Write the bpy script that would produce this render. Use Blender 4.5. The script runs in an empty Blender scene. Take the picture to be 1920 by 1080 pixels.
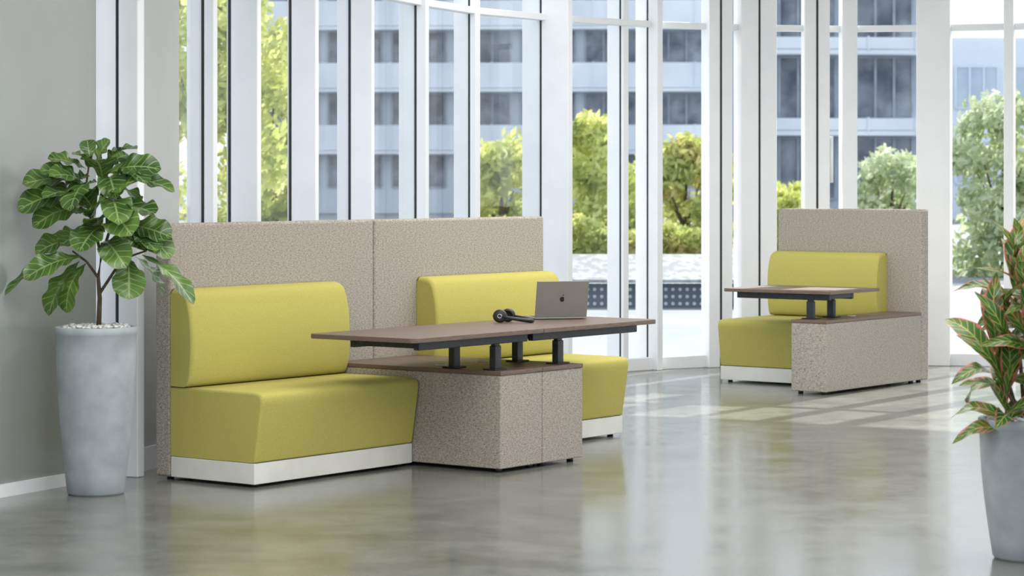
import bpy, bmesh, math, random
from mathutils import Vector, Matrix
random.seed(7)
C = bpy.context.scene.collection
F = 4700.0; EYE = 1.5; HZ = 338.0
def px2(px, Y): return (px-960.0)*Y/F
def pz(py, Y): return EYE-(py-HZ)*Y/F
def P3(px, py, Y): return Vector((px2(px,Y), Y, pz(py,Y)))
# ------------------------------------------------------------------ materials
def s2l(c):
    r=[]
    for v in c:
        v=v/255.0
        r.append(v/12.92 if v<=0.04045 else ((v+0.055)/1.055)**2.4)
    return (r[0],r[1],r[2],1)
def mat(name, rgb, rough=0.6, metal=0.0, spec=0.5):
    m=bpy.data.materials.new(name); m.use_nodes=True
    b=m.node_tree.nodes['Principled BSDF']
    b.inputs['Base Color'].default_value=s2l(rgb); b.inputs['Roughness'].default_value=rough
    b.inputs['Metallic'].default_value=metal; b.inputs['Specular IOR Level'].default_value=spec
    return m,m.node_tree,b
def noisy(name, rgb1, rgb2, scale, rough=0.6, lo=0.35, hi=0.65, bump=0.0, stretch=(1,1,1), detail=4, spec=0.5, metal=0.0, bdist=0.002):
    m,nt,b=mat(name,rgb1,rough,metal,spec); N=nt.nodes; L=nt.links
    tc=N.new('ShaderNodeTexCoord'); mp=N.new('ShaderNodeMapping'); mp.inputs['Scale'].default_value=stretch
    n=N.new('ShaderNodeTexNoise'); n.inputs['Scale'].default_value=scale; n.inputs['Detail'].default_value=detail
    r=N.new('ShaderNodeValToRGB'); r.color_ramp.elements[0].position=lo; r.color_ramp.elements[1].position=hi
    r.color_ramp.elements[0].color=s2l(rgb1); r.color_ramp.elements[1].color=s2l(rgb2)
    L.new(tc.outputs['Object'],mp.inputs['Vector']); L.new(mp.outputs['Vector'],n.inputs['Vector'])
    L.new(n.outputs['Fac'],r.inputs['Fac']); L.new(r.outputs['Color'],b.inputs['Base Color'])
    if bump:
        bp=N.new('ShaderNodeBump'); bp.inputs['Strength'].default_value=bump; bp.inputs['Distance'].default_value=bdist
        L.new(n.outputs['Fac'],bp.inputs['Height']); L.new(bp.outputs['Normal'],b.inputs['Normal'])
    return m
M={}
M['lime']=noisy('lime_fabric',(174,165,86),(188,179,100),220,0.85,bump=0.12,spec=0.2)
M['plinth']=noisy('white_plinth',(216,214,206),(226,224,217),6,0.45)
M['laminate']=noisy('walnut_laminate',(96,80,70),(120,102,90),14,0.45,bump=0.0,stretch=(1,14,14),detail=6,spec=.35)
M['black']=noisy('black_steel',(30,34,38),(40,44,48),30,0.45)
M['white']=noisy('white_paint',(228,230,232),(235,236,238),3,0.4)
M['gasket']=noisy('dark_gasket',(18,20,22),(28,30,32),10,0.6)
M['wallgrey']=noisy('grey_wall_paint',(138,142,139),(145,149,146),1.2,0.24,spec=0.9)
M['wallpale']=noisy('pale_wall_paint',(170,172,171),(178,180,179),2,0.6)
M['ceil']=noisy('ceiling_paint',(228,228,225),(234,234,231),2,0.8)
M['concrete']=noisy('planter_concrete',(146,152,156),(170,175,179),9,0.75,lo=0.3,hi=0.7,bump=0.3,detail=9)
M['pebble']=noisy('pale_pebbles',(170,172,170),(225,226,222),60,0.6)
M['soil']=noisy('dark_soil',(60,50,42),(90,78,64),40,0.9)
M['bark']=noisy('bark',(74,62,48),(110,94,74),40,0.8,bump=0.4,stretch=(1,1,.3))
M['alu']=noisy('silver_grey_aluminium',(138,135,130),(146,143,138),5,0.4,metal=0.3)
M['key']=noisy('key_black',(20,20,22),(28,28,30),50,0.5)
M['silver']=noisy('silver_ring',(190,190,190),(205,205,205),20,0.3,metal=0.8)
M['darkplastic']=noisy('dark_plastic',(22,23,26),(34,35,38),30,0.35)
M['fac']=noisy('facade_blue_grey',(182,192,204),(198,207,216),.25,0.8)  # building colours lightened: outdoor haze and overexposure are put into them
M['parapet']=noisy('balcony_parapet',(206,214,223),(228,233,238),.3,0.5)
M['facd']=noisy('facade_slate',(160,171,185),(176,186,198),.3,0.8)
M['facp']=noisy('facade_pale',(206,214,224),(218,225,233),.3,0.8)  # paleness of the far right building is haze put into the colour
M['bwin']=noisy('building_glass',(84,93,106),(150,157,167),.9,0.5,spec=.2,detail=8)
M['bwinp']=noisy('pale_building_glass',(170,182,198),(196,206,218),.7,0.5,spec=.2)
M['bframe']=noisy('building_frame',(138,147,158),(158,166,176),2,0.6)
M['ground']=noisy('outside_paving',(118,124,128),(136,142,146),.4,0.9)
M['roofp']=noisy('canopy_sheet',(138,140,142),(164,166,168),9,0.7,lo=.45,hi=.55)
def tweed():
    m,nt,b=mat('tweed_fabric',(160,146,132),.95,0,.1); N=nt.nodes;L=nt.links
    tc=N.new('ShaderNodeTexCoord')
    cols=[]
    for sc,st,lo,hi in ((74,(1,1,2.4),.36,.64),(200,(1.6,1.6,1),.35,.65)):
        mp=N.new('ShaderNodeMapping'); mp.inputs['Scale'].default_value=st
        n=N.new('ShaderNodeTexNoise'); n.inputs['Scale'].default_value=sc; n.inputs['Detail'].default_value=7; n.inputs['Roughness'].default_value=.8
        L.new(tc.outputs['Object'],mp.inputs[0]); L.new(mp.outputs[0],n.inputs['Vector'])
        r=N.new('ShaderNodeMapRange'); r.inputs['From Min'].default_value=lo; r.inputs['From Max'].default_value=hi
        L.new(n.outputs['Fac'],r.inputs['Value']); cols.append(r.outputs[0])
    ad=N.new('ShaderNodeMath'); ad.operation='MULTIPLY_ADD'; L.new(cols[0],ad.inputs[0]); ad.inputs[1].default_value=.6
    m2=N.new('ShaderNodeMath'); m2.operation='MULTIPLY'; L.new(cols[1],m2.inputs[0]); m2.inputs[1].default_value=.4; L.new(m2.outputs[0],ad.inputs[2])
    r=N.new('ShaderNodeValToRGB'); e=r.color_ramp.elements; e[0].position=.10; e[0].color=s2l((74,67,60)); e[1].position=.90; e[1].color=s2l((200,192,181))
    q=e.new(.4); q.color=s2l((153,145,134)); L.new(ad.outputs[0],r.inputs[0]); L.new(r.outputs[0],b.inputs['Base Color'])
    return m
M['tweed']=tweed()
def floor_mat():
    m,nt,b=mat('polished_concrete',(120,120,112),0.17,0,0.7); N=nt.nodes;L=nt.links
    tc=N.new('ShaderNodeTexCoord')
    n1=N.new('ShaderNodeTexNoise'); n1.inputs['Scale'].default_value=2.4; n1.inputs['Detail'].default_value=10; n1.inputs['Roughness'].default_value=.72
    n2=N.new('ShaderNodeTexNoise'); n2.inputs['Scale'].default_value=45; n2.inputs['Detail'].default_value=3
    r=N.new('ShaderNodeValToRGB'); r.color_ramp.elements[0].position=.34; r.color_ramp.elements[1].position=.66
    r.color_ramp.elements[0].color=s2l((95,97,92)); r.color_ramp.elements[1].color=s2l((124,125,119))
    mx=N.new('ShaderNodeMixRGB'); mx.blend_type='OVERLAY'; mx.inputs[0].default_value=.16
    L.new(tc.outputs['Object'],n1.inputs['Vector']);L.new(tc.outputs['Object'],n2.inputs['Vector'])
    L.new(n1.outputs['Fac'],r.inputs['Fac']);L.new(r.outputs['Color'],mx.inputs[1]);L.new(n2.outputs['Fac'],mx.inputs[2])
    L.new(mx.outputs[0],b.inputs['Base Color'])
    mr=N.new('ShaderNodeMapRange'); mr.inputs['From Min'].default_value=.3; mr.inputs['From Max'].default_value=.7; mr.inputs['To Min'].default_value=.12; mr.inputs['To Max'].default_value=.22
    L.new(n1.outputs['Fac'],mr.inputs['Value']);L.new(mr.outputs[0],b.inputs['Roughness'])
    return m
M['floor']=floor_mat()
def glass_mat():
    m=bpy.data.materials.new('window_glass'); m.use_nodes=True; nt=m.node_tree; N=nt.nodes; L=nt.links
    N.remove(N['Principled BSDF']); out=N['Material Output']
    t=N.new('ShaderNodeBsdfTransparent'); t.inputs[0].default_value=(.98,.99,1,1)
    g=N.new('ShaderNodeBsdfGlossy'); g.inputs['Roughness'].default_value=.02
    fr=N.new('ShaderNodeFresnel'); fr.inputs[0].default_value=1.3
    mu=N.new('ShaderNodeMath'); mu.operation='MULTIPLY'; mu.inputs[1].default_value=.15
    mx=N.new('ShaderNodeMixShader'); L.new(fr.outputs[0],mu.inputs[0]); L.new(mu.outputs[0],mx.inputs[0])
    L.new(t.outputs[0],mx.inputs[1]); L.new(g.outputs[0],mx.inputs[2]); L.new(mx.outputs[0],out.inputs[0])
    return m
M['glass']=glass_mat()
def leaf_mat(name, base1, base2, vein, margin=None, nv=8, transl=.25, veinw=.10, nscale=3, patch=None, rough=.3, medge=.40, vfac=.6):
    m,nt,b=mat(name,base1,rough,0,.5); N=nt.nodes;L=nt.links
    uv=N.new('ShaderNodeUVMap'); sp=N.new('ShaderNodeSeparateXYZ'); L.new(uv.outputs[0],sp.inputs[0])
    def math_(op,a,bb=None,c=None):
        n=N.new('ShaderNodeMath'); n.operation=op
        for i,v in enumerate((a,bb,c)):
            if v is None: continue
            if isinstance(v,(int,float)): n.inputs[i].default_value=v
            else: L.new(v,n.inputs[i])
        return n.outputs[0]
    au=math_('ABSOLUTE',math_('SUBTRACT',sp.outputs[0],.5))
    mid=math_('LESS_THAN',au,.03)
    fr=math_('FRACT',math_('SUBTRACT',math_('MULTIPLY',sp.outputs[1],float(nv)),math_('MULTIPLY',au,3.0)))
    ve=math_('LESS_THAN',fr,veinw)
    vv=math_('MAXIMUM',mid,ve)
    tc=N.new('ShaderNodeTexCoord'); n1=N.new('ShaderNodeTexNoise'); n1.inputs['Scale'].default_value=nscale; L.new(tc.outputs['Object'],n1.inputs['Vector'])
    r=N.new('ShaderNodeValToRGB'); r.color_ramp.elements[0].position=.38; r.color_ramp.elements[1].position=.62
    r.color_ramp.elements[0].color=s2l(base1); r.color_ramp.elements[1].color=s2l(base2); L.new(n1.outputs['Fac'],r.inputs['Fac'])
    if patch:
        e=r.color_ramp.elements.new(.74); e.color=s2l(patch)
    mx=N.new('ShaderNodeMixRGB'); L.new(math_('MULTIPLY',vv,vfac),mx.inputs[0]); L.new(r.outputs[0],mx.inputs[1]); mx.inputs[2].default_value=s2l(vein)
    col=mx.outputs[0]
    if margin:
        n2=N.new('ShaderNodeTexNoise'); n2.inputs['Scale'].default_value=30; L.new(tc.outputs['Object'],n2.inputs['Vector'])
        ed=math_('GREATER_THAN',math_('ADD',au,math_('MULTIPLY',math_('SUBTRACT',n2.outputs['Fac'],.5),.4)),medge)
        m2=N.new('ShaderNodeMixRGB'); L.new(math_('MULTIPLY',ed,.85),m2.inputs[0]); L.new(col,m2.inputs[1]); m2.inputs[2].default_value=s2l(margin); col=m2.outputs[0]
    L.new(col,b.inputs['Base Color'])
    tr=N.new('ShaderNodeBsdfTranslucent'); L.new(col,tr.inputs[0])
    ms=N.new('ShaderNodeMixShader'); ms.inputs[0].default_value=transl
    L.new(b.outputs[0],ms.inputs[1]);L.new(tr.outputs[0],ms.inputs[2]);L.new(ms.outputs[0],N['Material Output'].inputs[0])
    return m
M['fig']=leaf_mat('fig_leaf',(54,88,38),(98,132,60),(176,196,130),veinw=.12,nscale=6,vfac=.55)
M['croton']=leaf_mat('croton_leaf',(38,84,42),(76,120,52),(206,200,104),margin=(216,112,104),nv=8,veinw=.14,nscale=7,patch=(150,104,70),medge=.44,vfac=.7)
def crown_mat(name,a,b2,c):
    m,nt,b=mat(name,a,0.7,0,.2); N=nt.nodes;L=nt.links
    tc=N.new('ShaderNodeTexCoord'); n1=N.new('ShaderNodeTexNoise'); n1.inputs['Scale'].default_value=1.6; n1.inputs['Detail'].default_value=6; L.new(tc.outputs['Object'],n1.inputs['Vector'])
    r=N.new('ShaderNodeValToRGB'); r.color_ramp.elements[0].position=.36; r.color_ramp.elements[1].position=.66
    r.color_ramp.elements[0].color=s2l(a); r.color_ramp.elements[1].color=s2l(c); e=r.color_ramp.elements.new(.5); e.color=s2l(b2)
    L.new(n1.outputs['Fac'],r.inputs['Fac']); L.new(r.outputs[0],b.inputs['Base Color'])
    tr=N.new('ShaderNodeBsdfTranslucent'); L.new(r.outputs[0],tr.inputs[0]); ms=N.new('ShaderNodeMixShader'); ms.inputs[0].default_value=.6
    L.new(b.outputs[0],ms.inputs[1]);L.new(tr.outputs[0],ms.inputs[2]);L.new(ms.outputs[0],N['Material Output'].inputs[0])
    return m
M['crown']=crown_mat('sunlit_foliage',(180,192,120),(214,219,136),(236,238,170))  # crown colours lightened: backlight and outdoor haze are put into them
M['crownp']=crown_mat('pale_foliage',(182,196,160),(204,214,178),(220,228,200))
M['crownr']=crown_mat('mixed_foliage',(178,188,120),(208,213,134),(214,194,146))
def dots_mat():
    m,nt,b=mat('perforated_panel',(60,72,92),.6); N=nt.nodes;L=nt.links
    tc=N.new('ShaderNodeTexCoord'); sp=N.new('ShaderNodeSeparateXYZ'); L.new(tc.outputs['Object'],sp.inputs[0])
    def m_(op,a,bb=None):
        n=N.new('ShaderNodeMath'); n.operation=op
        for i,v in enumerate((a,bb)):
            if v is None: continue
            if isinstance(v,(int,float)): n.inputs[i].default_value=v
            else: L.new(v,n.inputs[i])
        return n.outputs[0]
    fx_=m_('SUBTRACT',m_('FRACT',m_('MULTIPLY',sp.outputs[0],11.0)),.5); fz_=m_('SUBTRACT',m_('FRACT',m_('MULTIPLY',sp.outputs[2],11.0)),.5)
    d=m_('ADD',m_('MULTIPLY',fx_,fx_),m_('MULTIPLY',fz_,fz_)); lt=m_('LESS_THAN',d,.06)
    mx=N.new('ShaderNodeMixRGB'); mx.inputs[1].default_value=s2l((100,110,126)); mx.inputs[2].default_value=s2l((206,212,218))
    L.new(lt,mx.inputs[0]);L.new(mx.outputs[0],b.inputs['Base Color'])
    return m
M['dots']=dots_mat()
# ------------------------------------------------------------------ mesh helpers
def link(name,bm,m,parent=None,loc=(0,0,0),rz=0,smooth=True,wn=False):
    me=bpy.data.meshes.new(name); bmesh.ops.recalc_face_normals(bm,faces=bm.faces)
    bm.to_mesh(me); bm.free(); me.materials.append(m)
    if smooth:
        for p in me.polygons: p.use_smooth=True
    o=bpy.data.objects.new(name,me); C.objects.link(o); o.location=loc; o.rotation_euler=(0,0,rz)
    if parent: o.parent=parent
    if wn:
        w=o.modifiers.new('wn','WEIGHTED_NORMAL'); w.keep_sharp=False
    return o
def box(bm,x0,x1,y0,y1,z0,z1,bev=0,seg=2,mtx=None):
    b=bmesh.new()
    bmesh.ops.create_cube(b,size=1)
    for v in b.verts:
        v.co=Vector(((x0+x1)/2+v.co.x*(x1-x0),(y0+y1)/2+v.co.y*(y1-y0),(z0+z1)/2+v.co.z*(z1-z0)))
    if bev: bmesh.ops.bevel(b,geom=b.edges[:],offset=bev,segments=seg,profile=.5,affect='EDGES')
    if mtx: bmesh.ops.transform(b,matrix=mtx,verts=b.verts)
    merge(bm,b)
def merge(bm,b):
    me=bpy.data.meshes.new('t'); b.to_mesh(me); b.free(); bm.from_mesh(me); bpy.data.meshes.remove(me)
def prism(bm,prof,x0,x1,bev=0,seg=3,axis='x'):
    b=bmesh.new()
    def mk(p,t):
        if axis=='x': return (t,p[0],p[1])
        return (p[0],p[1],t)
    A=[b.verts.new(mk(p,x0)) for p in prof]; B=[b.verts.new(mk(p,x1)) for p in prof]
    b.faces.new(A); b.faces.new(B[::-1]); n=len(prof)
    for i in range(n): b.faces.new((A[i],B[i],B[(i+1)%n],A[(i+1)%n]))
    bmesh.ops.recalc_face_normals(b,faces=b.faces)
    if bev:
        es=[e for e in b.edges if len(e.link_faces)==2 and e.calc_face_angle()>math.radians(28)]
        bmesh.ops.bevel(b,geom=es,offset=bev,segments=seg,profile=.5,affect='EDGES',clamp_overlap=True)
    merge(bm,b)
def cushion(bm,prof,x0,x1,r,zlo,zhi,ylo,rs):
    st=[]
    K=7
    for i in range(K+1):
        a=math.pi/2*i/K; st.append((r*(1-math.cos(a)),r*(1-math.sin(a))))
    xs=[(x0+s,d) for s,d in st]+[(x1-s,d) for s,d in st[::-1]]
    b=bmesh.new(); rings=[]
    for x,d in xs:
        ring=[]
        for (y,z) in prof:
            tz=max(0,min(1,(z-zlo)/(zhi-zlo))); ty=max(0,min(1,-y/ylo))
            ring.append(b.verts.new((x,y+d*rs*ty,z-d*tz)))
        rings.append(ring)
    n=len(prof)
    for A,B in zip(rings,rings[1:]):
        for i in range(n): b.faces.new((A[i],B[i],B[(i+1)%n],A[(i+1)%n]))
    b.faces.new(rings[0]); b.faces.new(rings[-1][::-1])
    bmesh.ops.recalc_face_normals(b,faces=b.faces)
    merge(bm,b)
def smoothprof(pts,n=3):
    for _ in range(n):
        out=[]
        m=len(pts)
        for i in range(m):
            p,q=pts[i],pts[(i+1)%m]
            if p[0]>-.004: out.append(p)
            else: out.append((p[0]*.75+q[0]*.25,p[1]*.75+q[1]*.25))
            if q[0]<=-.004: out.append((p[0]*.25+q[0]*.75,p[1]*.25+q[1]*.75))
        pts=out
    return pts
def lathe(bm,prof,n=48,cx=0,cy=0,mtx=None):
    b=bmesh.new(); rings=[]
    for r,z in prof:
        if r<1e-5: rings.append([b.verts.new((0,0,z))])
        else: rings.append([b.verts.new((r*math.cos(2*math.pi*i/n),r*math.sin(2*math.pi*i/n),z)) for i in range(n)])
    for a,c in zip(rings,rings[1:]):
        for i in range(n):
            j=(i+1)%n
            if len(a)==1 and len(c)==1: continue
            if len(a)==1: b.faces.new((a[0],c[i],c[j]))
            elif len(c)==1: b.faces.new((a[i],a[j],c[0]))
            else: b.faces.new((a[i],a[j],c[j],c[i]))
    bmesh.ops.recalc_face_normals(b,faces=b.faces)
    bmesh.ops.transform(b,matrix=mtx if mtx else Matrix.Translation((cx,cy,0)),verts=b.verts)
    merge(bm,b)
def tube(bm,pts,rad,n=10):
    pts=[Vector(p) for p in pts]; rads=rad if isinstance(rad,(list,tuple)) else [rad]*len(pts)
    b=bmesh.new(); rings=[]
    for i,p in enumerate(pts):
        d=(pts[min(i+1,len(pts)-1)]-pts[max(i-1,0)]).normalized()
        u=d.cross(Vector((0,0,1)));
        if u.length<.05: u=d.cross(Vector((1,0,0)))
        u.normalize(); v=d.cross(u)
        rings.append([b.verts.new(p+(u*math.cos(2*math.pi*k/n)+v*math.sin(2*math.pi*k/n))*rads[i]) for k in range(n)])
    for a,c in zip(rings,rings[1:]):
        for k in range(n): b.faces.new((a[k],a[(k+1)%n],c[(k+1)%n],c[k]))
    b.faces.new(rings[0][::-1]); b.faces.new(rings[-1])
    bmesh.ops.recalc_face_normals(b,faces=b.faces)
    merge(bm,b)
def thing(name,label,cat,loc=(0,0,0),rz=0,group=None):
    o=bpy.data.objects.new(name,None); C.objects.link(o); o.location=loc; o.rotation_euler=(0,0,rz); o.empty_display_size=.1
    o['label']=label; o['category']=cat
    if group: o['group']=group
    return o
def struct(o): o['kind']='structure'; return o
# ------------------------------------------------------------------ window wall path
PATH=[(-3.6,9.4),(-2.42,11.87),(-1.95,12.8),(-1.55,14.2),(-.95,16.6),(-.35,18.2),(.45,19.3),(1.25,20.0),(2.1,20.4),(3.0,20.5),(4.2,20.1),(5.6,19.2)]
def hit(px):
    r=(px-960)/F
    for (a,b) in zip(PATH,PATH[1:]):
        fa=a[0]-r*a[1]; fb=b[0]-r*b[1]
        if fa<=0<=fb and fb>fa:
            t=-fa/(fb-fa)
            p=Vector((a[0]+(b[0]-a[0])*t,a[1]+(b[1]-a[1])*t,0)); tg=Vector((b[0]-a[0],b[1]-a[1],0)).normalized()
            return p,tg
    raise Exception('nohit %s'%px)
H=3.35
fl=bmesh.new(); vs=[fl.verts.new((x,y,0)) for x,y in PATH]+[fl.verts.new((6.5,18.5,0)),fl.verts.new((6.5,2,0)),fl.verts.new((-5,2,0)),fl.verts.new((-5,9.4,0))]
fl.faces.new(vs[::-1]); fo=struct(link('floor',fl,M['floor'],smooth=False))
if fo.data.polygons[0].normal.z<0: fo.data.flip_normals()
cl=bmesh.new(); prism(cl,[(x,y) for x,y in PATH]+[(6.5,18.5),(6.5,5),(-5,5),(-5,9.4)],H,H+.2,axis='z'); struct(link('ceiling',cl,M['ceil'],smooth=False))
def wall_seg(name,p,q,z0,z1,m,th=.1,off=0.0,kind=True,parent=None):
    d=(q-p); L_=d.length; rz=math.atan2(d.y,d.x)
    b=bmesh.new(); box(b,0,L_,-off,th-off,z0,z1)
    o=link(name,b,m,parent,loc=(p.x,p.y,0),rz=rz,smooth=False)
    if kind: struct(o)
    return o
V=lambda t: Vector((t[0],t[1],0))
p172=hit(180)[0]; p262=hit(250)[0]; p333=hit(336)[0]
kk=V(PATH[1])
wall_seg('wall_left',V(PATH[0]),kk,0,H,M['wallgrey'])
wall_seg('wall_left_return',kk,p172,0,H,M['wallgrey'])
wall_seg('baseboard_left',V(PATH[0]),kk,0,.06,M['white'],th=.02,off=.02)
wall_seg('baseboard_left_return',kk,p172,0,.06,M['white'],th=.02,off=.02)
wall_seg('wall_panel',p262,p333,0,H,M['wallpale'])
wall_seg('baseboard_panel',p262,p333,0,.12,M['white'],th=.02,off=.02)
# fins
FINS=[(226,50,36),(384,28,18),(434,3,50),(547,3,46),(658,22,40),(782,30,18),(884,28,11),(1018,34,50),(1168,24,5),(1219,22,18),(1340,44,0),(1412,66,0),(1527,47,0),(1588,28,0),(1753,62,0),(1894,18,0),(2010,30,0),(2130,40,0)]
pts=[]
for i,(px,we,wi) in enumerate(FINS):
    p,t=hit(px); n=Vector((t.y,-t.x,0)); r=Vector((p.x,p.y,0)).normalized()
    cr=abs(n.x*r.y-n.y*r.x); dist=p.y
    rz=math.atan2(t.y,t.x)
    b=bmesh.new(); g=bmesh.new()
    if wi>0:
        de=max(.012,we*dist/F/cr); di=wi*dist/F/cr
        box(b,-.03,.03,.006,.006+de,0,H,.004,1); box(b,-.03,.03,-.006-di,-.006,0,H,.004,1)
        box(g,-.032,.032,-.006,.006,0,H)
    else:
        w=we*dist/F/max(.5,abs(t.x*r.y-t.y*r.x))
        dep=.10
        box(b,-w/2,w/2,-dep,dep*.3,0,H,.005,1)
        if we>30 and px<1700: box(g,-.008,.008,-dep-.004,-dep+.004,0,H)
    o=struct(link('trim_%d'%(i+1),b,M['white'],loc=(p.x,p.y,0),rz=rz,smooth=False))
    if len(g.verts): link('gasket',g,M['gasket'],o,smooth=False)
    pts.append(p)
TZ=2.71
for i in range(len(pts)-1):
    a,c=pts[i],pts[i+1]
    if i==0: a=p333
    d=c-a; L_=d.length; rz=math.atan2(d.y,d.x)
    b=bmesh.new(); box(b,.02,L_-.02,-.006,.006,.1,TZ); box(b,.02,L_-.02,-.006,.006,TZ+.05,H-.02)
    w=struct(link('window_%d'%(i+1),b,M['glass'],loc=(a.x,a.y,0),rz=rz,smooth=False))
    b=bmesh.new(); box(b,0,L_,-.045,.035,TZ,TZ+.05,.004,1); link('transom',b,M['white'],w,smooth=False)
    b=bmesh.new(); box(b,0,L_,-.05,.04,0,.1,.004,1); link('bottom_rail',b,M['white'],w,smooth=False)
p,t=hit(1555)
b=bmesh.new()
tube(b,[(0,-.07,1.48),(0,-.07,1.86)],.016); tube(b,[(0,-.07,1.55),(0,0,1.55)],.01); tube(b,[(0,-.07,1.79),(0,0,1.79)],.01)
wo=[o for o in C.objects if o.name=='window_13'][0]
ho=link('door_handle',b,M['white'],wo)
rel=(p-Vector(wo.location)); ho.location=(Vector((rel.x*math.cos(-wo.rotation_euler.z)-rel.y*math.sin(-wo.rotation_euler.z),0,0)))
# ------------------------------------------------------------------ furniture
class Frame:
    def __init__(s,ox,oy,rz): s.o=Vector((ox,oy,0)); s.rz=rz
    def at(s,a,b,z=0):
        c,sn=math.cos(s.rz),math.sin(s.rz); return (s.o.x+c*a+sn*b, s.o.y+sn*a-c*b, z)
RA=math.radians(53.0)
U1=Frame(-1.713,12.544,RA)
def foot(b,x,y,h=.016,r=.018): lathe(b,[(0,0),(r,0),(r,h+.002),(0,h+.002)],16,x,y)
def screen(fr,a0,w,t,label,group):
    T=thing('privacy_screen',label,'screen',fr.at(a0,0),fr.rz,group)
    b=bmesh.new(); box(b,.002,w-.002,0,t,.014,1.283,.016,4); link('panel',b,M['tweed'],T,wn=True)
    for x in (.06,w-.06):
        b=bmesh.new(); foot(b,x,t/2,.014); link('foot',b,M['black'],T)
    return T
def sofa(fr,a0,L_,plin,top,bt,label,group):
    T=thing('bench_sofa',label,'sofa',fr.at(a0,0),fr.rz,group)
    e=.004
    prof=smoothprof([(-.003,.121),(-plin+.01,.121),(-plin-.003,.123),(-plin-.006,.135),(-top+.006,.38),(-top,.425),(-top+.008,.455),(-top+.045,.465),(-top+.1,.466),(-.003,.466)],2)
    b=bmesh.new(); cushion(b,prof,e,L_-e,.014,.40,.466,top,1.0); st=link('seat',b,M['lime'],T,wn=True)
    k=bt/.15
    prof=smoothprof([(-.002,.47),(-.09*k,.468),(-.118*k,.47),(-.136*k,.51),(-.148*k,.60),(-.151*k,.70),(-.144*k,.80),(-.126*k,.89),(-.108*k,.935),(-.07*k,.955),(-.03*k,.957),(-.002,.957)],2)
    b=bmesh.new(); cushion(b,prof,e,L_-e,.026,.80,.957,.15*k,.6); link('backrest',b,M['lime'],T,wn=True)
    b=bmesh.new(); box(b,e,L_-e,-plin,-.004,.016,.119,.004,2); link('base',b,M['plinth'],T,wn=True)
    for x in (.06,L_-.06):
        for y in (-plin+.05,-.07):
            b=bmesh.new(); foot(b,x,y); link('foot',b,M['black'],T)
    return T
def cabinet(fr,a0,w,D,label,group):
    T=thing('side_cabinet',label,'cabinet',fr.at(a0,0),fr.rz,group)
    b=bmesh.new(); box(b,.002,w-.002,-D,-.003,.02,.498,.006,3); link('body',b,M['tweed'],T,wn=True)
    b=bmesh.new(); box(b,.001,w-.001,-D-.003,-.003,.4985,.52,.002,1); link('top',b,M['laminate'],T,wn=True)
    for x in (.05,w-.05):
        for y in (-D+.05,-.08):
            b=bmesh.new(); foot(b,x,y,.02); link('foot',b,M['black'],T)
    b=bmesh.new(); lathe(b,[(0,.52),(.032,.52),(.032,.525),(.024,.527),(.022,.523),(0,.523)],24,w*.45,-D*.55); link('cable_grommet',b,M['plinth'],T)
    return T
def rrect(x0,x1,y0,y1,r,corners,n=6):
    out=[]
    for (cx,cy,a0,key) in ((x1-r,y1-r,0,'xY'),(x0+r,y1-r,90,'XY'),(x0+r,y0+r,180,'Xy'),(x1-r,y0+r,270,'xy')):
        if key in corners:
            for i in range(n+1):
                a=math.radians(a0+90*i/n); out.append((cx+r*math.cos(a),cy+r*math.sin(a)))
        else:
            out.append((cx+(r if a0 in (0,270) else -r),cy+(r if a0 in (0,90) else -r)))
    return out
def table(fr,a0,a1,b0,b1,ca,cbs,label,group,free='left',rails=None):
    T=thing('height_adjustable_table',label,'table',fr.at(ca,sum(cbs)/2,.52),fr.rz,group)
    ox,oy=ca,-sum(cbs)/2
    def L_(b,name,m,par=T,wn=True):
        bmesh.ops.translate(b,verts=b.verts,vec=(-ox,-oy,-.52)); return link(name,b,m,par,wn=wn)
    b=bmesh.new(); cor=('XY','Xy') if free=='left' else ('xY','xy')
    prism(b,rrect(a0,a1,-b1,-b0,.035,cor),.701,.725,.0025,2,axis='z'); L_(b,'tabletop',M['laminate'])
    ra0,ra1,rb0,rb1=rails
    b=bmesh.new(); box(b,ra0,ra1,-rb1,-rb1+.035,.655,.70,.003,1); L_(b,'long_rail',M['black'])
    b=bmesh.new(); box(b,ra0,ra1,-rb0-.035,-rb0,.655,.70,.003,1); L_(b,'long_rail',M['black'])
    b=bmesh.new(); box(b,ra0,ra0+.04,-rb1+.036,-rb0-.036,.664,.70,.003,1); L_(b,'side_rail',M['black'])
    b=bmesh.new(); box(b,ra1-.04,ra1,-rb1+.036,-rb0-.036,.664,.70,.003,1); L_(b,'side_rail',M['black'])
    for cb in cbs:
        b=bmesh.new(); box(b,ca-.026,ca+.026,-cb-.02,-cb+.02,.526,.645,.003,1); box(b,ca-.021,ca+.021,-cb-.015,-cb+.015,.56,.70,.003,1)
        c_=L_(b,'column',M['black'])
        b=bmesh.new(); box(b,ca-.055,ca+.055,-cb-.04,-cb+.04,.5205,.528,.002,1); L_(b,'foot_plate',M['black'])
    return T
GS='tall tweed screens behind the sofas'; 
screen(U1,0,1.585,.105,'left panel of the long beige tweed screen, behind the sofa nearest the fig plant',GS)
screen(U1,1.585,1.585,.105,'right panel of the long beige tweed screen, behind the sofa with the laptop in front',GS)
sofa(U1,0,1.22,.572,.622,.15,'lime green bench sofa with white base nearest the potted fig plant','lime green bench sofas')
sofa(U1,1.95,1.22,.572,.622,.15,'lime green bench sofa with white base behind the table holding the laptop','lime green bench sofas')
cabinet(U1,1.22,.365,1.15,'tweed covered low cabinet touching the front left lime sofa','tweed low cabinets')
cabinet(U1,1.585,.365,1.15,'right one of two touching tweed cabinets, beside the sofa behind the laptop','tweed low cabinets')
table(U1,.51,1.584,.47,1.16,1.31,(.78,1.05),'brown laminate height adjustable table reaching over the front left lime sofa','height adjustable tables','left',(.66,1.565,.62,1.07))
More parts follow.
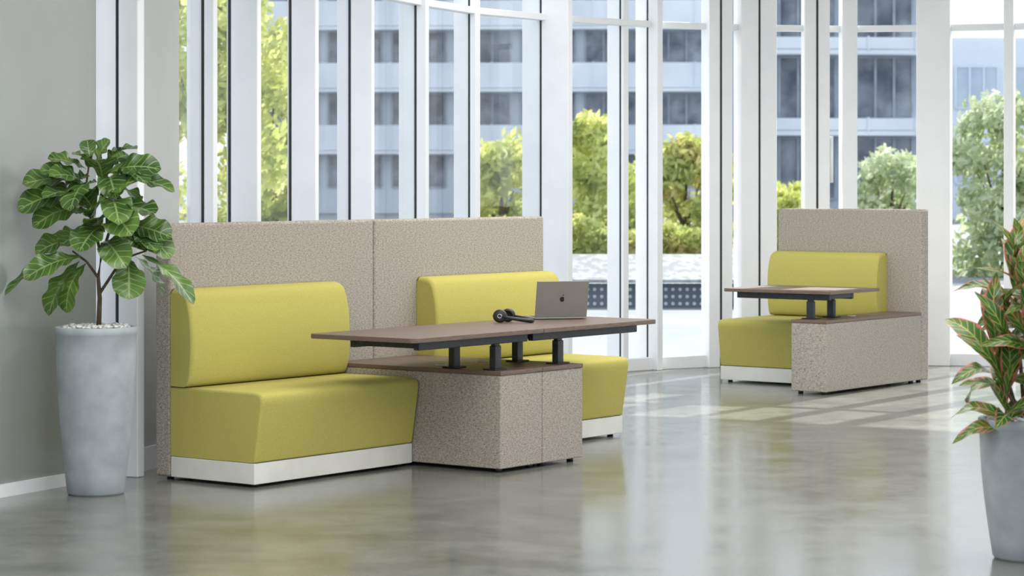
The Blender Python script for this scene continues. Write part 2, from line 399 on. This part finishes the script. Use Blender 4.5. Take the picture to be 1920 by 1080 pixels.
table(U1,1.587,2.66,.47,1.16,1.86,(.78,1.05),'brown laminate height adjustable table carrying the laptop and headphones','height adjustable tables','right',(1.61,2.585,.62,1.07))
s2=1.24
c2=math.cos(math.radians(37)); n2=math.sin(math.radians(37))
U2=Frame(3.04-c2*s2,18.6+n2*s2,-math.radians(37))
screen(U2,0,s2,.117,'freestanding beige tweed screen of the distant single booth by the right column',GS)
sofa(U2,0,.955,.83,.875,.17,'lime green bench sofa of the distant single booth at right','lime green bench sofas')
cabinet(U2,.955,.285,1.41,'tweed covered low cabinet of the distant single booth at right','tweed low cabinets')
table(U2,.37,1.26,.68,1.385,s2-.2,(.99,1.28),'small brown laminate height adjustable table of the distant single booth','height adjustable tables','left',(.44,1.2,.95,1.3))
# laptop
lx,ly,_=U1.at(2.33,.73)
T=thing('laptop','open silver grey laptop seen from behind, standing on the table','laptop',(lx,ly,.7255),math.radians(17))
b=bmesh.new(); box(b,-.152,.152,0,.212,.002,.012,.003,2); ba=link('keyboard_base',b,M['alu'],T,wn=True)
b=bmesh.new(); box(b,-.135,.135,.05,.15,.0122,.0135); link('keys',b,M['key'],ba,smooth=False)
mt=Matrix.Translation((0,.004,.012))@Matrix.Rotation(math.radians(13),4,'X')
b=bmesh.new(); box(b,-.152,.152,-.003,.003,0,.208,.0025,2,mtx=mt); lid=link('lid',b,M['alu'],T,wn=True)
b=bmesh.new(); box(b,-.145,.145,.0031,.0036,.008,.2,mtx=mt); link('display',b,M['key'],lid,smooth=False)
out=[]
N_=40
for i in range(N_):
    a=2*math.pi*i/N_; x=math.cos(a); z=math.sin(a); rr=1.0
    rr-=.16*math.exp(-((a-math.pi/2)/.35)**2); rr-=.08*math.exp(-((a-1.5*math.pi)/.22)**2)
    X=x*rr*.95*(1-.12*(z<0)*abs(z)); Z=z*rr
    dx,dz=X-1.12,Z-.12; d=math.hypot(dx,dz)
    if d<.46: X=1.12+dx/d*.46; Z=.12+dz/d*.46
    out.append((X*.0145,Z*.0155))
b=bmesh.new(); A=[b.verts.new((x,-.0036,.104+z)) for x,z in out]; b.faces.new(A)
lf=[(0,.019),(.002,.024),(.008,.029),(.009,.0285),(.008,.023),(.003,.0188)]
b.faces.new([b.verts.new((x,-.0036,.104+z)) for x,z in lf])
bmesh.ops.transform(b,matrix=mt,verts=b.verts); link('fruit_emblem',b,M['key'],lid,smooth=False)
# headphones
hx,hy,_=U1.at(1.90,.66)
T=thing('headphones','black over-ear headphones lying left of the laptop','headphones',(hx,hy,.7255),math.radians(-22))
T.scale=(.93,.93,.86)
arc=[]
for i in range(25):
    a=math.pi*i/24; arc.append((.01+.165*math.sin(a),-.07*math.cos(a),.040-.025*math.sin(a)))
b=bmesh.new(); tube(b,arc,[.009+.005*math.sin(math.pi*i/24) for i in range(25)],12); link('headband',b,M['darkplastic'],T)
for s in (-1,1):
    mt=Matrix.Translation((0,s*.064,.043))@Matrix.Rotation(math.radians(90+ s*4),4,'X')@Matrix.Rotation(math.radians(12),4,'Y')
    b=bmesh.new(); lathe(b,[(0,-.018),(.028,-.018),(.038,-.013),(.042,-.003),(.042,.006),(.036,.014),(.030,.016),(0,.016)],28,mtx=mt); cup=link('ear_cup',b,M['darkplastic'],T)
    b=bmesh.new(); lathe(b,[(.018,.0),(.024,.010),(.034,.014),(.041,.008),(.038,-.004)],28,mtx=mt@Matrix.Translation((0,0,s*.018))); link('ear_cushion',b,M['key'],cup)
    b=bmesh.new(); lathe(b,[(.010,-.0005),(.012,.0012),(.014,-.0005)],28,mtx=mt@Matrix.Translation((0,0,-s*.0185 if s>0 else .0165))); link('accent_ring',b,M['silver'],cup)
# ------------------------------------------------------------------ plants
def leaf(bm,uvl,base,tip,W,nrm,droop=.1,fold=.25,wave=.06,wf=None,nl=10,nw=6,ph=0,wq=13):
    d=tip-base; L_=d.length; d.normalize(); side=d.cross(nrm).normalized(); n=side.cross(d).normalized()
    grid=[]
    for i in range(nl+1):
        t=i/nl
        w=W*wf(t)
        c=base+d*(t*L_)+n*(math.sin(math.pi*t)*droop*L_)
        row=[]
        for j in range(nw+1):
            s=-1+2*j/nw
            p=c+side*(s*w)+n*(abs(s)**1.3*w*fold+math.sin(t*wq+ph+s*1.5)*wave*W*abs(s)*math.sin(math.pi*t))
            row.append((bm.verts.new(p),(j/nw,t)))
        grid.append(row)
    for i in range(nl):
        for j in range(nw):
            q=[grid[i][j],grid[i][j+1],grid[i+1][j+1],grid[i+1][j]]
            f=bm.faces.new([k[0] for k in q])
            for lp,k in zip(f.loops,q): lp[uvl].uv=k[1]
def wf_fig(t):
    if t<.12: return .05+.35*t/.12*.6
    u=(t-.12)/.88
    return max(.02,(.30+.70*math.sin(math.pi/2*min(1,u/.62))**1.3)*math.sqrt(max(0,1-max(0,(u-.55)/.45)**2.6)))
def wf_cro(t):
    return max(.03,math.sin(math.pi*min(.999,.02+.98*t)**.95)**.8)
def planter(T,rt,rb,h):
    b=bmesh.new()
    pr=[(0,0),(rb*.93,0),(rb,.012)]
    for i in range(1,10):
        t=i/9; pr.append((rb+(rt-rb)*math.sin(t*math.pi/2)**1.0*.97 if t<1 else rt,.012+(h-.04-.012)*t))
    pr+=[(rt+.004,h-.034),(rt+.005,h-.004),(rt,h),(rt-.016,h),(rt-.02,h-.006),(rt-.024,h-.06),(0,h-.06)]
    lathe(b,pr,72); link('planter',b,M['concrete'],T,wn=False)
    b=bmesh.new(); lathe(b,[(0,h-.022),(rt-.03,h-.024),(rt-.03,h-.055),(0,h-.055)],40); link('soil',b,M['soil'],T)
    b=bmesh.new()
    rr=random.Random(3)
    for k in range(460):
        a=rr.uniform(0,6.283); r=(rt-.034)*math.sqrt(rr.random()); s=rr.uniform(.007,.013)
        ms=Matrix.Translation((r*math.cos(a),r*math.sin(a),h-.012+rr.uniform(0,.018)))@Matrix.Rotation(rr.uniform(0,3),4,'Z')@Matrix.Diagonal((s*1.3,s,s*.7,1))
        bmesh.ops.create_icosphere(b,subdivisions=1,radius=1,matrix=ms)
    o=link('pebbles',b,M['pebble'],T); o['kind']='stuff'
# fiddle-leaf fig
FY=12.0; fx=px2(180,FY)
T=thing('potted_fig_tree','fiddle leaf fig with broad green leaves in a tall grey tapered planter','potted plant',(fx,FY,0))
planter(T,.192,.137,.80)
def L3(px,py,dy=0): 
    v=P3(px,py,FY); return Vector((v.x-fx,dy,v.z))
b=bmesh.new()
br=[[(185,612,0),(187,560,0),(184,520,0),(190,480,0)],
    [(190,480,0),(180,440,0),(165,400,.03),(160,350,.02),(168,300,0)],
    [(190,480,0),(205,440,-.03),(212,400,-.05),(205,350,-.04),(200,300,-.02)],
    [(184,520,0),(165,490,-.04),(140,470,-.06)],
    [(187,550,0),(215,505,.03),(245,480,.02),(275,470,0)],
    [(190,480,0),(220,455,.06),(240,420,.08),(245,370,.06)]]
for i,c in enumerate(br):
    r0=.013 if i==0 else .008
    tube(b,[L3(*q) for q in c],[r0*(1-.45*k/(len(c)-1)) for k in range(len(c))],8)
link('trunk',b,M['bark'],T)
# base px,py, tip px,py, width px, depth base, depth tip
FL=[(170,305,160,262,16,0,.05),(180,310,208,262,20,0,-.03),(165,318,95,298,24,0,-.05),(178,318,140,290,22,0,-.15),(190,315,262,280,26,0,-.08),(200,325,305,318,28,-.02,-.05),
 (160,335,48,345,30,0,-.06),(205,345,328,360,30,-.03,0),(195,340,190,300,34,-.02,-.2),(165,360,105,330,30,0,-.18),(210,370,265,340,34,-.05,-.2),
 (160,375,40,395,34,.02,-.1),(205,385,300,400,34,-.05,-.15),(170,395,70,425,30,.03,-.12),(215,400,262,440,34,-.05,-.25),(180,400,150,370,36,0,-.22),
 (225,420,322,445,28,.05,0),(230,420,320,485,30,.08,.0),(185,430,205,405,30,0,-.24),(180,430,120,460,30,0,-.2),(165,445,72,475,28,0,-.05),
 (195,450,250,500,30,-.02,-.22),(150,475,20,552,26,-.05,-.14),(160,478,60,520,26,-.05,-.2),(155,485,98,590,28,-.05,-.1),(165,490,130,585,24,-.04,-.16),
 (240,482,248,560,32,.02,-.1),(262,474,365,570,24,0,-.05),(250,478,300,560,24,.02,.1),(210,440,280,470,30,.05,-.1),(170,330,120,350,26,0,.12),(200,350,250,380,28,0,.14),
 (180,380,125,400,30,.04,.12),(215,400,290,420,30,.06,.2),(190,420,145,450,30,0,.14),(200,310,235,290,24,0,.1),(160,350,80,318,24,0,.0),(210,330,285,345,26,0,-.18),(175,410,215,370,34,0,-.26),(240,440,300,470,26,.08,-.12),(200,420,165,470,32,-.04,-.25),
 (185,340,150,395,30,0,-.27),(200,370,240,420,32,-.02,-.28),(205,330,230,372,28,0,-.2),(170,380,95,372,28,0,-.2)]
b=bmesh.new(); uvl=b.loops.layers.uv.new('UVMap')
rr=random.Random(11)
for i,(x0,y0,x1,y1,w,d0,d1) in enumerate(FL):
    if x1<150: d1=min(d1,-.08) if x1<110 else d1*.5
    a=L3(x0,y0,d0); c=L3(x1,y1,d1)
    nrm=Vector((rr.uniform(-.5,.5),-.7+rr.uniform(-.35,.4),.95)).normalized()
    st=a+(c-a)*.04
    leaf(b,uvl,st,c,w*FY/F*1.0,nrm,droop=rr.uniform(.06,.2),fold=.24,wave=.19,wf=wf_fig,ph=rr.uniform(0,6),nl=22,wq=19)
link('foliage',b,M['fig'],T)
# croton
CX,CY=px2(1929,9.95),9.95
T=thing('potted_croton','croton with red edged variegated leaves in a short grey planter at right','potted plant',(CX,CY,0))
planter(T,.194,.142,.558)
heads=[(0,0,1.05,1.05),(-.14,-.05,.86,1.25),(-.04,.10,1.12,1.05),(.10,-.05,.98,1.1),(-.11,-.10,.68,1.2),(.13,.08,1.08,1.0),(-.02,-.14,.93,1.05)]
for hx_,hy_,hz_,_s in heads:
    b=bmesh.new(); tube(b,[(hx_*.25,hy_*.25,.54),(hx_*.7,hy_*.7,.54+(hz_-.54)*.6),(hx_,hy_,hz_)],[.009,.007,.004],8); link('stem',b,M['bark'],T)
b=bmesh.new(); uvl=b.loops.layers.uv.new('UVMap'); rr=random.Random(5)
for hx_,hy_,hz_,sc in heads:
    nn=12
    for k in range(nn):
        az=k*2.399+rr.uniform(-.3,.3)+hx_*40; t=k/(nn-1); el=math.radians(80-104*t+rr.uniform(-10,10)); Ln=(.18+.09*math.sin(math.pi*min(1,t+.15)))*sc
        base=Vector((hx_,hy_,hz_-.16*t)); d=Vector((math.cos(az)*math.cos(el),math.sin(az)*math.cos(el),math.sin(el)))
        nrm=Vector((-math.cos(az)*math.sin(el),-math.sin(az)*math.sin(el),math.cos(el)+.01))
        nrm=(nrm+Vector((rr.uniform(-.5,.5),rr.uniform(-1.4,-.2),0))).normalized()
        tip=base+d*Ln
        if tip.z<.60 and math.hypot(tip.x,tip.y)<.22: tip.z=.60
        leaf(b,uvl,base,tip,.034*sc*rr.uniform(.8,1.15),nrm,droop=.2,fold=.16,wave=.14,wf=wf_cro,nl=14,nw=6,ph=rr.uniform(0,6))
link('foliage',b,M['croton'],T)
# ------------------------------------------------------------------ outside
b=bmesh.new(); box(b,-80,90,9.5,260,-.35,-.12); 
g=struct(link('ground',b,M['ground'],smooth=False))
def tree(px,ytop,ybot,wpx,Y,m,label,n=3200,ls=.09,seed=1,name='tree',pw=3.0):
    rr=random.Random(seed); X=px2(px,Y); zt=pz(ytop,Y); zb=pz(ybot,Y); w=wpx*Y/F/2
    T=thing(name,label,name,(X,Y,-.12),0,'trees outside the windows' if name=='tree' else None)
    b=bmesh.new(); cz=(zt+zb)/2+.12; hh=(zt-zb)/2
    tube(b,[(0,0,0),(.05,0,cz*.5),(0,.05,max(cz,.4)),(.03,0,cz+hh*.5)],[.10,.08,.05,.02],8)
    for k in range(5):
        a=k*1.3; tube(b,[(0,0,max(.2,cz-.3*hh)),(w*.5*math.cos(a),w*.5*math.sin(a),cz+.3*hh)],[.04,.012],6)
    link('trunk',b,M['bark'],T)
    blobs=[]; NB=44
    for k in range(NB):
        a=rr.uniform(0,6.28); t=rr.uniform(-1,1); r=max(0,1-abs(t)**pw)**.5*math.sqrt(rr.uniform(.05,.85))
        blobs.append((Vector((w*r*math.cos(a),w*r*math.sin(a)*.8,cz+hh*t*.88)),rr.uniform(.22,.40)*min(w,hh*1.2)))
    b=bmesh.new()
    for k in range(n):
        c,r=rr.choice(blobs); v=Vector((rr.gauss(0,1),rr.gauss(0,1),rr.gauss(0,1))).normalized()*r*rr.uniform(.4,1.25)
        p=c+v; p.z=max(p.z,.05)
        u=Vector((rr.gauss(0,1),rr.gauss(0,1),rr.gauss(0,1))).normalized(); s=u.orthogonal().normalized(); l=ls*rr.uniform(.7,1.5)
        A=[b.verts.new(p+u*l),b.verts.new(p+s*l*.55),b.verts.new(p-u*l),b.verts.new(p-s*l*.55)]; b.faces.new(A)
    link('crown',b,m,T,smooth=False)
tree(385,-90,470,300,40,M['crown'],'tall yellow green tree outside the windows left of the long screen',8000,.09,1)
tree(510,70,470,130,44,M['crown'],'slimmer sunlit tree outside, just right of the tallest one',4500,.09,2)
tree(940,272,520,190,46,M['crown'],'bright yellow green tree outside above the laptop',5500,.09,3)
tree(1105,222,520,170,48,M['crown'],'bright tree outside seen right of the long screen end',5500,.09,4)
tree(1285,262,520,185,50,M['crownr'],'green tree with reddish leaves outside left of the distant booth',5500,.09,5)
tree(1478,345,500,130,52,M['crown'],'small sunlit bush top outside above the distant screen, left part',3000,.08,6)
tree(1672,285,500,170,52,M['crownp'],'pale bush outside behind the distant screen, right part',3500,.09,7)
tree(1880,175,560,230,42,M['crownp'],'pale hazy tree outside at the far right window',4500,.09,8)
def hedge(px0,px1,ytop,Y,label,seed):
    rr=random.Random(seed); X=px2((px0+px1)/2,Y); w=(px1-px0)*Y/F/2; h=pz(ytop,Y)+.12
    T=thing('hedge',label,'hedge',(X,Y,-.12),0)
    b=bmesh.new(); tube(b,[(-w+.2,0,.06),(0,.05,.08),(w-.2,0,.06)],.03,6)
    for k in range(int(w/.4)+1): tube(b,[(-w+.2+k*.8,0,0),(-w+.25+k*.8,.05,h*.7)],[.03,.015],6)
    link('stem',b,M['bark'],T)
    b=bmesh.new()
    for k in range(6500):
        x=rr.uniform(-w,w); hz=h*(.82+.18*math.sin(x*3.1+seed)*math.cos(x*1.3)); p=Vector((x,rr.uniform(-.4,.4),hz*rr.random()**.7+.03))
        u=Vector((rr.gauss(0,1),rr.gauss(0,1),rr.gauss(0,1))).normalized(); s=u.orthogonal().normalized(); l=.08*rr.uniform(.7,1.5)
        b.faces.new([b.verts.new(p+u*l),b.verts.new(p+s*l*.55),b.verts.new(p-u*l),b.verts.new(p-s*l*.55)])
    link('leaves',b,M['crownr'],T,smooth=False)
hedge(870,1370,405,44,'long low green hedge outside, in front of the middle trees',3)
def building(X0,X1,Y,rz,cols,rows,ww,wh,fm,label,z0=1.2,pitch=2.95,depth=8,balc=True,top=14,wm='bwin'):
    T=thing('apartment_building',label,'building',(X0,Y,-.12),rz)
    W=X1-X0
    b=bmesh.new(); box(b,0,W,0,depth,0,top+.12,.05,1); link('wall',b,fm,T,smooth=False)
    for r in range(rows):
        z=z0+r*pitch+.12
        if balc:
            b=bmesh.new(); box(b,-.2,W+.2,-.9,0,z+wh+.08,z+wh+.24,.02,1); box(b,-.2,W+.2,-.9,-.82,z+wh+.26,z+pitch-.04,.02,1)
            for k in range(int(W/1.6)+1): box(b,k*1.6-.03,k*1.6+.03,-.95,-.88,z+wh+.2,z+pitch)
            link('balcony',b,M['parapet'],T,smooth=False)
        for c in range(cols):
            x=W/cols*(c+.5)-ww/2
            b=bmesh.new(); box(b,x,x+ww,-.04,.02,z,z+wh); w_=link('window',b,M[wm],T,smooth=False)
            b=bmesh.new()
            for k in range(4): xx=x+ww*k/3; box(b,xx-.04,xx+.04,-.08,-.03,z,z+wh)
            box(b,x,x+ww,-.08,-.03,z-.06,z); box(b,x,x+ww,-.08,-.03,z+wh,z+wh+.06)
            link('window_frame',b,M['bframe'] if wm=='bwin' else M['facp'],w_,smooth=False)
building(px2(486,120),px2(1335,118),120,math.radians(-3),7,4,2.55,1.45,M['fac'],'long blue grey apartment block with white balconies outside the windows')
building(px2(1435,85),px2(1725,85),84,math.radians(4),2,3,1.9,2.0,M['facd'],'narrow slate blue apartment tower outside, above the distant booth',z0=.9,pitch=2.7,top=9.5)
building(px2(1775,100),px2(2000,100),100,math.radians(2),2,2,1.7,1.6,M['facp'],'pale low building behind the hazy tree at the far right window',z0=1.4,pitch=3.0,top=7.2,balc=False,wm='bwinp')
T=thing('perforated_fence','dark perforated low fence with pale sheet canopy outside the middle windows','fence',(px2(1215,32),32,-.12))
b=bmesh.new(); box(b,-1.6,2.2,0,.05,.0,.30); link('perforated_panel',b,M['dots'],T,smooth=False)
b=bmesh.new(); prism(b,[(-.25,.32),(-.25,.36),(.6,.66),(.6,.60)],-1.7,2.3); link('canopy',b,M['roofp'],T,smooth=False)
# ------------------------------------------------------------------ light, camera
w=bpy.data.worlds.new('World'); bpy.context.scene.world=w; w.use_nodes=True
nt=w.node_tree; bg=nt.nodes['Background']
tc=nt.nodes.new('ShaderNodeTexCoord'); sp=nt.nodes.new('ShaderNodeSeparateXYZ'); rp=nt.nodes.new('ShaderNodeValToRGB')
rp.color_ramp.elements[0].position=.0; rp.color_ramp.elements[0].color=s2l((242,246,250)); rp.color_ramp.elements[1].position=.6; rp.color_ramp.elements[1].color=s2l((216,230,246))
nt.links.new(tc.outputs['Generated'],sp.inputs[0]); nt.links.new(sp.outputs[2],rp.inputs[0]); nt.links.new(rp.outputs[0],bg.inputs[0]); bg.inputs[1].default_value=1.5
sl=bpy.data.lights.new('sun','SUN'); sl.energy=12; sl.angle=.010; sl.color=(1,.94,.85); so=bpy.data.objects.new('sun',sl); C.objects.link(so)
so.rotation_euler=Vector((.48,.72,.56)).to_track_quat('Z','Y').to_euler()
for (x,y,e) in ((-1,9.5,116),(2.5,10.5,95),(1.0,14.0,92),(3.2,16.0,52),(.6,17.2,36)):  # unseen fill lights under the ceiling, added to brighten the interior
    al=bpy.data.lights.new('overhead_fill','AREA'); al.shape='RECTANGLE'; al.size=2.6; al.size_y=2.6; al.energy=e; al.color=(1,.985,.96)
    ao=bpy.data.objects.new('overhead_fill',al); C.objects.link(ao); ao.location=(x,y,H-.08)
cd=bpy.data.cameras.new('Camera'); cd.sensor_width=36; cd.lens=F/1920*36; cd.shift_y=-(540-HZ)/1920; cd.clip_end=600
cd.dof.use_dof=True; cd.dof.focus_distance=14.2; cd.dof.aperture_fstop=5.0
co=bpy.data.objects.new('Camera',cd); C.objects.link(co); co.location=(0,0,EYE); co.rotation_euler=(math.pi/2,0,0)
bpy.context.scene.camera=co
bpy.context.scene.view_settings.view_transform='Standard'
